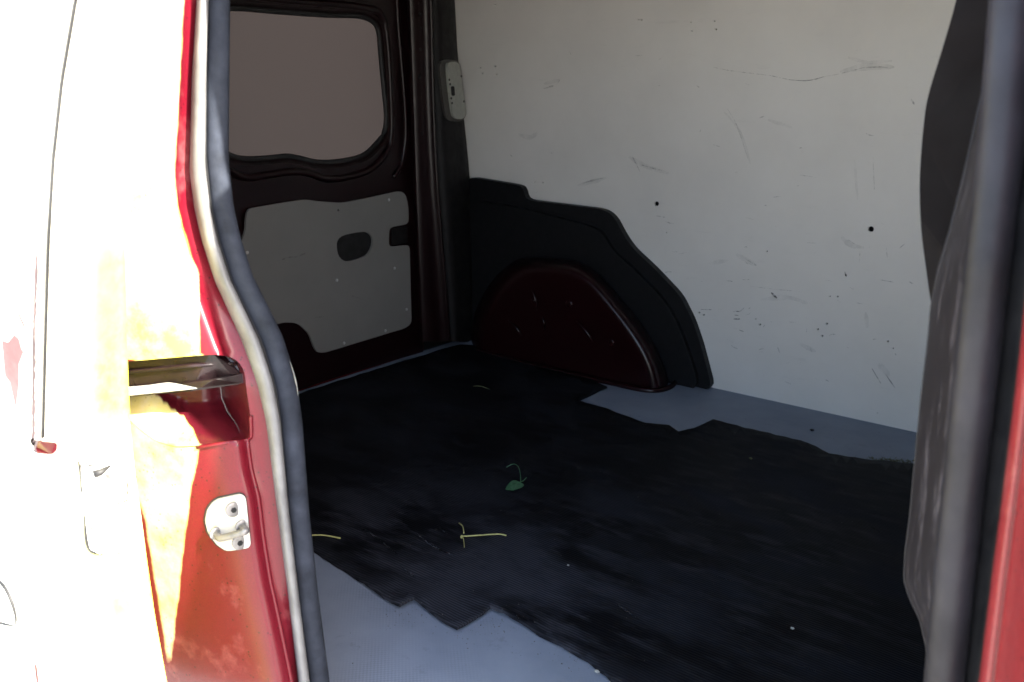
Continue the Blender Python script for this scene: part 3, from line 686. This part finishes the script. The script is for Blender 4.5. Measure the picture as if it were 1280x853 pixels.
# latch: two pressed plates, slot and pawl
lt = link('latch_plate', plate_bm([rounded([(99, 566), (149, 562), (156, 570), (157, 618), (150, 626), (104, 630), (97, 622), (96, 580)], 5, 3)], lambda x, y: edge_pt(x, y, .003), (-.003, 0, 0)), 'pale', sd, bevel=.001)
link('pawl', tube_bm([edge_pt(110, 589, .006), edge_pt(118, 585.5, .008), edge_pt(131, 579, .006)], [.0042, .0035, .0012], 8), 'rubber_black', lt, smooth=True)
link('slot', plate_bm([rounded([(124, 591), (131, 589), (135, 596), (130, 598)], 2, 2)], lambda x, y: edge_pt(x, y, .0036), (-.002, 0, 0)), 'dull_steel', lt)
for pts in ([(101, 574), (104, 578.5), (111, 579)], [(142, 627), (149, 626), (157, 623)], [(93, 574), (95, 590), (97, 612)], [(154, 596), (156, 610), (154, 620)], [(112, 628), (118, 627.5)]):
    link('plate_shadow_line', tube_bm([edge_pt(x, y, .003) for x, y in smooth_open([Vector(p) for p in pts], 4)], .00075, 6), 'rubber_black', lt)  # dark lines drawn in for the shadow gaps around both plates
o1 = rounded([(99, 566), (149, 562), (156, 570), (157, 618), (150, 626), (104, 630), (97, 622), (96, 580)], 5, 3)
for a_, b_ in ((9, 19), (22, 31)):
    seg = [edge_pt(p.x, p.y, .0022) for p in o1[a_:b_]]; link('plate_shadow_line', tube_bm(seg, .0008, 6), 'rubber_black', lt)
lt2 = link('latch_plate', plate_bm([rounded([(101, 640), (150, 633), (154, 640), (155, 682), (148, 688), (112, 690), (103, 680)], 6, 3)], lambda x, y: edge_pt(x, y, .003), (-.003, 0, 0)), 'pale', sd, bevel=.001)
link('plate_shadow_line', tube_bm([edge_pt(x, y, .003) for x, y in smooth_open([Vector(p) for p in [(100.5, 640), (101.5, 660), (104, 678), (110, 687), (124, 690)]], 4)], [.0005 + .0011 * sin(pi * i / 16) for i in range(17)], 6), 'rubber_black', lt2)
link('pawl', tube_bm([edge_pt(107, 657, .004), edge_pt(112, 655, .006), edge_pt(118, 652.5, .004)], [.001, .0022, .0012], 8), 'dull_steel', lt2, smooth=True)
link('plate_shadow_line', tube_bm([edge_pt(x, y, .005) for x, y in smooth_open([Vector(p) for p in [(113, 677), (115, 682), (122, 684)]], 4)], .0007, 6), 'dull_steel', lt2)
link('guide_pin', disc_bm(edge_pt(120, 680, .003), (1, 0, 0), .007, .003, 16, dome=.002), 'pale', lt2)
o2 = rounded([(101, 640), (150, 633), (154, 640), (155, 682), (148, 688), (112, 690), (103, 680)], 6, 3)
link('plate_shadow_line', tube_bm([edge_pt(p.x, p.y, .0022) for p in o2[9:20]], .0008, 6), 'rubber_black', lt2)
# outside handle on the skin, mostly out of frame
hp = [on_near(x, y, OL + .022) for x, y in smooth_open([Vector(p) for p in [(-60, 712), (-20, 716), (0, 728), (10, 742), (17, 760), (20, 776), (16, 782), (0, 779), (-30, 772), (-60, 768)]], 5)]
hd = link('handle_cup', tube_bm(hp, [.0006 + .0012 * abs(sin(i * .11)) for i in range(len(hp))], 6), 'rubber_black', sd, smooth=True)
link('red_patch', plate_bm([[(43, 830), (46, 832), (49, 856), (46, 856)]], lambda x, y: on_near(x, y, OL + .010), (-.001, 0, 0)), 'red', sd)
bm = bmesh.new()
plate_bm([[(2, 425), (10, 428), (18, 418), (24, 424), (27, 436), (30, 440), (24, 455), (24, 480), (20, 515), (17, 500), (12, 478), (6, 470)]], lambda x, y: on_near(x, y, OL + .0245), (0, 0, 0), bm=bm)
plate_bm([[(20, 388), (24, 391), (32, 408), (29, 410)]], lambda x, y: on_near(x, y, OL + .021), (0, 0, 0), bm=bm)
link('red_patch', bm, 'red', sd)  # patches of the door's own red showing past the painted glare

# --- front edge of the opening (right of frame)
bulb = [(-80, 1269), (0, 1263), (100, 1255), (200, 1246.5), (300, 1235), (427, 1221), (527, 1210), (627, 1199.5), (727, 1189), (853, 1177), (960, 1167)]
redL = [(-80, 1325), (300, 1289), (427, 1276), (527, 1264.5), (627, 1252), (727, 1239), (853, 1223.5), (960, 1210)]
sp = [on_near(ix(bulb, y) + 3, y, .0) for y in range(-80, 961, 16)]
fs = link('door_seal', tube_bm(sp, .0125, 16, fx=(0, 1, 0)), 'bulb', van, smooth=True)
tag(fs, 'worn grey rubber bulb seal down the front edge of the opening')
rows = []
for y in range(-80, 961, 20):
    b_, r_ = ix(bulb, y), ix(redL, y); rows.append([on_near(b_ + 10, y, -.004), on_near(lerp(b_, r_, .55), y, -.006), on_near(r_ - 4, y, .006), on_near(r_ + 1, y, .020)])
link('seal_channel', grid_bm(rows), 'plastic', van, smooth=True)
rows = []
for y in range(-80, 961, 20):
    r_ = ix(redL, y)
    row = [on_near(r_, y, .018), on_near(r_ + 2, y, .026), on_near(r_ + 8, y, .032), on_near(r_ + 15, y, .034), on_near(r_ + 18, y, .031), on_near(r_ + 21, y, .034), on_near(r_ + 30, y, .045), on_near(r_ + 60, y, .085)]
    q = row[-1]; row += [Vector((q.x + .02, near_y(q.z) - .11, q.z)), Vector((1.1, near_y(q.z) - .11, q.z))]
    rows.append(row)
rows[-1] = [Vector((v.x, v.y, min(v.z, .56))) for v in rows[-1]]
top = [Vector((v.x, v.y + (near_y(1.80) - near_y(v.z)), 1.80)) for v in rows[0]]
rows.insert(0, top)
fp = link('front_pillar', grid_bm(rows), 'red', van, smooth=True)
tag(fp, 'bright red body edge at the front of the door opening')
trimL = [(-80, 1262), (0, 1247), (100, 1231), (200, 1209), (290, 1187), (340, 1172), (385, 1163.5), (427, 1160), (500, 1151), (580, 1143.5), (650, 1137), (690, 1131.5), (725, 1130), (748, 1137), (775, 1150), (810, 1158), (853, 1161), (960, 1162)]
rows = []
for y in range(-80, 961, 8):
    b_, l_ = ix(bulb, y), ix(trimL, y); l_ = min(l_, b_ - 8)
    p = on_near(l_, y, -.095); k = 1.2 * noise.noise(Vector((0, y * .03, 1)))
    rows.append([on_near(b_ - 2, y, .002), on_near(lerp(b_, l_, .35), y, -.012), on_near(lerp(b_, l_, .8) + k, y, -.055), on_near(l_ + 1.5, y, -.085), p, p + Vector((.012, .010, 0)), p + Vector((.16, .02, 0))])
pt2 = link('pillar_cover', grid_bm(rows), 'scuffed', van, smooth=True)
link('cover_lip', tube_bm([on_near(min(ix(trimL, y), ix(bulb, y) - 8), y, -.094) for y in range(-80, 961, 8)], .0007, 6), 'bulb', pt2, smooth=True)
tag(pt2, 'scuffed purple grey plastic cover inside the front edge of the opening')
flap = [(1212, -80), (1195, 0), (1178, 60), (1160, 120), (1154, 160), (1150, 210), (1149.5, 250), (1152, 295), (1158, 340), (1165, 388), (1176, 440), (1300, 470), (1330, -80)]
fl_s = [Vector(p) for p in smooth_open([Vector(p) for p in flap[:11]], 4)] + [Vector(p) for p in flap[11:]]
link('bulkhead_edge', plate_bm([[tuple(p) for p in fl_s]], lambda x, y: on_near(x, y, -.17), (.02, .03, 0)), 'flap', van, bevel=.006)

# --- road wheels on the near side (outside the frame)
def wheel(x):
    c = Vector((x, .62, .31)); bm = bmesh.new(); prof = [(.20, -.09), (.27, -.10), (.305, -.08), (.31, 0), (.305, .08), (.27, .10), (.20, .09)]
    seg = 40; R = [[bm.verts.new(c + Vector((cos(2 * pi * j / seg) * r, yy, sin(2 * pi * j / seg) * r))) for j in range(seg)] for r, yy in prof]
    for A, B_ in zip(R, R[1:]):
        for j in range(seg): bm.faces.new((A[j], A[(j + 1) % seg], B_[(j + 1) % seg], B_[j]))
    t = link('wheel', bm, 'tyre', van, smooth=True); link('rim', disc_bm(c + Vector((0, -.06, 0)), (0, -1, 0), .2, .01, 32, dome=.02), 'dull_steel', t)
wheel(-1.28); wheel(.95)

# ------------------------------------------------------------------ the mat and what lies on it
far_e = [(330, 512), (385, 491), (470, 464), (540, 443), (575, 433), (597, 434.5), (660, 454), (735, 476), (759, 486.5), (742, 494), (723, 503), (760, 514), (806, 532), (823, 533.5), (836, 534.5), (848, 543), (868, 538), (891, 527), (930, 538), (1000, 553.5), (1020, 561), (1036, 570), (1080, 577), (1140, 583), (1300, 600)]
near_e = [(1330, 960), (830, 960), (790, 880), (757, 850), (735, 832), (700, 812), (650, 786), (630, 774), (613, 766.5), (592, 780), (571, 793), (545, 778), (518, 757), (510, 760), (500, 765), (470, 746), (430, 716), (396, 694), (350, 664)]
mat_px = far_e + near_e
def mat_z(p):
    h = .006 + .0016 * noise.noise(Vector((p.x * 5, p.y * 5, 0))) + .0007 * noise.noise(Vector((p.x * 21, p.y * 21, 3)))
    return h
edge_pts = [on_floor(*p) for p in near_e[3:16]]
def mat_fn(x, y):
    p = on_floor(x, y); d = min((p - e).length for e in edge_pts)
    p.z = FZ + mat_z(p) + .010 * max(0, 1 - d / .06) * (.5 + .5 * noise.noise(Vector((p.x * 14, p.y * 14, 9)))); return p
dense = []
for i, p in enumerate(mat_px):
    q = mat_px[(i + 1) % len(mat_px)]; k = max(1, int((Vector(p) - Vector(q)).length / 9))
    for j in range(k):
        t = j / k; jit = .7 if 0 < j else 0
        dense.append((lerp(p[0], q[0], t) + random.uniform(-jit, jit), lerp(p[1], q[1], t) + random.uniform(-jit, jit)))
inn = []
for y in range(440, 955, 9):
    for x in range(330, 1320, 14):
        if inside((x + (y % 2) * 7, y), dense): inn.append((x + (y % 2) * 7, y))
bm = plate_bm([dense], mat_fn, (0, 0, -.0045), inn)
mt = link('rubber_mat', bm, 'mat', None, smooth=False)
for p in mt.data.polygons: p.use_smooth = abs(p.normal.z) > .6
at_ = mt.data.attributes.new('wear', 'FLOAT', 'POINT')         # rubbed where people step in and where the load slides
for i, v in enumerate(mt.data.vertices):
    x, y = proj(v.co); k = .12
    for cx, cy, rx, ry, a in ((530, 715, 150, 70, 1), (690, 790, 110, 60, .8), (720, 680, 90, 60, .45), (980, 720, 170, 110, .4), (470, 640, 90, 40, .35), (890, 640, 200, 60, .2)):
        k += a * math.exp(-((x - cx) / rx) ** 2 - ((y - cy) / ry) ** 2)
    at_.data[i].value = min(k, 1)
tag(mt, 'black ribbed rubber mat with notched edges lying on the grey van floor', 'mat')

bm = bmesh.new()
for pts, wd in [([(445, 661), (470, 676), (500, 701)], 2.2), ([(452, 668), (462, 675)], 3.0), ([(520, 671), (545, 690), (568, 700)], 3.2), ([(545, 660), (560, 672)], 1.6), ([(500, 712), (512, 722), (520, 727)], 3.5), ([(745, 590), (765, 600)], 1.2),
                ([(905, 705), (945, 722)], 1.4), ([(990, 700), (1030, 712)], 1.2), ([(1060, 640), (1110, 650)], 1.4), ([(1085, 660), (1105, 672)], 2.0), ([(700, 620), (720, 628)], 1.4), ([(880, 720), (930, 735)], 1.1), ([(770, 760), (800, 780)], 2.4), ([(1000, 838), (1020, 846)], 2.0), ([(640, 640), (660, 648)], 1.2)]:
    P = smooth_open([Vector(p) for p in pts], 8); n_ = len(P); L_, R_ = [], []
    for i, p in enumerate(P):
        k = wd * sin(pi * (i + .4) / n_) * random.uniform(.3, 1.1) / 2
        a = mat_fn(p.x - k * .5, p.y + k); b = mat_fn(p.x + k * .5, p.y - k); a.z += .0006; b.z += .0006; L_.append(bm.verts.new(a)); R_.append(bm.verts.new(b))
    for i in range(n_ - 1): bm.faces.new((L_[i], L_[i + 1], R_[i + 1], R_[i]))
link('dust_streaks', bm, 'dust', mt, kind='stuff')
def M_at(x, y, h=.0): 
    p = mat_fn(x, y); p.z += h; return p
lf = bpy.data.objects.new('fallen_leaf', None); COL.objects.link(lf)
lf.location = (0, 0, 0)
leaf_px = [(632, 618), (637, 612.5), (644, 609), (651, 608.5), (655, 610.5), (651, 615), (646, 619), (641, 622), (636, 621)]
b1 = plate_bm([[tuple(p) for p in smooth_closed([Vector(p) for p in leaf_px], 3)]], lambda x, y: M_at(x, y, .006 + .004 * sin((x - 632) * .2)), (0, 0, -.0006), [(640, 617), (647, 613), (643, 614)])
link('blade', b1, 'leaf', lf)
link('midrib', tube_bm([M_at(633, 618.5, .007), M_at(643, 614.5, .0105), M_at(654, 609.5, .009), M_at(658, 606, .010)], [.0004, .0007, .0010, .0006], 6), 'leaf', lf)
link('stalk', tube_bm(smooth_open([M_at(651, 611, .008), M_at(650, 603, .016), M_at(647, 596, .018), M_at(641, 590.5, .012), M_at(633, 591, .006)], 5), .0008, 6), 'leaf', lf)
tag(lf, 'small green leaf with a curved stalk on the black mat', 'leaf')
tw = bpy.data.objects.new('broken_twig', None); COL.objects.link(tw)
link('stem', tube_bm(smooth_open([M_at(577, 676.5, .003), M_at(600, 675.5, .004), M_at(622, 674, .004), M_at(633, 674.5, .002)], 4), .0013, 8), 'twig', tw, smooth=True)
link('side_shoot', tube_bm(smooth_open([M_at(574, 659.5, .003), M_at(578.5, 665, .005), M_at(580, 673, .003)], 4), .0011, 8), 'twig', tw, smooth=True)
link('side_shoot', tube_bm(smooth_open([M_at(579, 677, .003), M_at(580, 684, .003), M_at(580.5, 690, .002)], 4), .0008, 8), 'twig', tw, smooth=True)
link('node', disc_bm(M_at(577.5, 676.5, .0), (0, 0, 1), .0028, .003, 10, dome=.002), 'twig', tw, smooth=True)
tag(tw, 'yellowish T-shaped twig lying on the black mat below the green leaf', 'twig')
tag(link('dry_stalk', tube_bm(smooth_open([M_at(384, 675.5, .003), M_at(405, 676, .004), M_at(426, 678.5, .002)], 4), .0014, 8), 'twig', smooth=True), 'short straight yellow stalk on the mat beside the door seal', 'stalk')
tag(link('curled_straw', tube_bm(smooth_open([M_at(592, 487, .003), M_at(600, 487.5, .005), M_at(612, 491, .003)], 4), .0010, 6), 'moss', smooth=True), 'thin dull straw far back on the mat near the rear sill', 'straw')
def crumb(x, y, r, label, m='crumb', fn=M_at):
    bm = bmesh.new(); bmesh.ops.create_icosphere(bm, subdivisions=2, radius=r); c = fn(x, y)
    for v in bm.verts:
        k = 1 + .45 * noise.noise(v.co / r * 1.7 + Vector((x, y, 0))); v.co = Vector((v.co.x * k * 1.3, v.co.y * k, v.co.z * k * .6)) + c + Vector((0, 0, r * .55))
    tag(link('paper_scrap' if m == 'crumb' else 'dirt_crumb', bm, m), label, 'scrap' if m == 'crumb' else 'crumb', 'scraps on the mat' if m == 'crumb' else None)
crumb(710, 711, .0016, 'tiny pale scrap on the mat right of the T-shaped twig')
crumb(990, 791, .0023, 'tiny white scrap on the bare right half of the mat, nearest the front seal')
crumb(746, 847, .0026, 'pale scrap at the near edge of the mat by the blue grey floor')
crumb(663, 457, .0036, 'tiny pale scrap on the floor at the foot of the wheel housing', fn=lambda x, y: on_floor(x, y))
crumb(938, 577, .003, 'small dark grey crumb on the mat below the notch by the far wall', 'moss')
crumb(1015, 539, .004, 'small dark crumb on the grey floor strip beneath the white wall', 'hole', fn=lambda x, y: on_floor(x, y))
# line of dry moss where the mat meets the floor strip
bm = bmesh.new()
for k in range(130):
    x = random.uniform(1084, 1146); y = 577.5 + (x - 1100) * .07 + random.gauss(-2, 1.8); p = on_floor(x, y, .002)
    d = Vector((random.uniform(-1, 1), random.uniform(-1, 1), random.uniform(.1, .6))) * .007; s = Vector((-d.y, d.x, 0)) * .3
    bm.faces.new([bm.verts.new(v) for v in (p - s, p + s, p + d)])
ms = link('dry_moss', bm, 'moss', kind='stuff'); tag(ms, 'thin line of dry greenish moss along the far edge of the mat', 'moss')

bm = bmesh.new()
for k in range(420):
    if k < 170: i = random.randrange(4, 15); a, b = near_e[i], near_e[i + 1]; t = random.random(); x, y = lerp(a[0], b[0], t) + random.gauss(0, 9), lerp(a[1], b[1], t) + abs(random.gauss(0, 9)) + 2; p = on_floor(x, y, .0005)
    elif k < 260: x = random.uniform(740, 1140); y = 500 + (x - 740) * .17 + random.gauss(0, 9); p = on_floor(x, y, .0005)
    elif k < 300: x = random.uniform(395, 600); y = 489 - (x - 376) * .325 + random.uniform(0, 2); p = on_floor(x, y, .0005)
    else: x, y = random.uniform(420, 1120), random.uniform(600, 840); p = M_at(x, y, .0008) if inside((x, y), dense) else on_floor(x, y, .0005)
    if inside((x, y), dense) and k < 260: p = M_at(x, y, .0008)
    r = random.uniform(.0004, .0013); v = [bm.verts.new(p + Vector((random.uniform(-1, 1), random.uniform(-1, 1), h)) * r) for h in (0, 0, 0, 1.2)]
    for f in ((0, 1, 2), (0, 1, 3), (1, 2, 3), (0, 2, 3)): bm.faces.new([v[i] for i in f])
tag(link('grit', bm, 'grit', kind='stuff'), 'fine dry grit scattered over the mat and floor', 'grit')
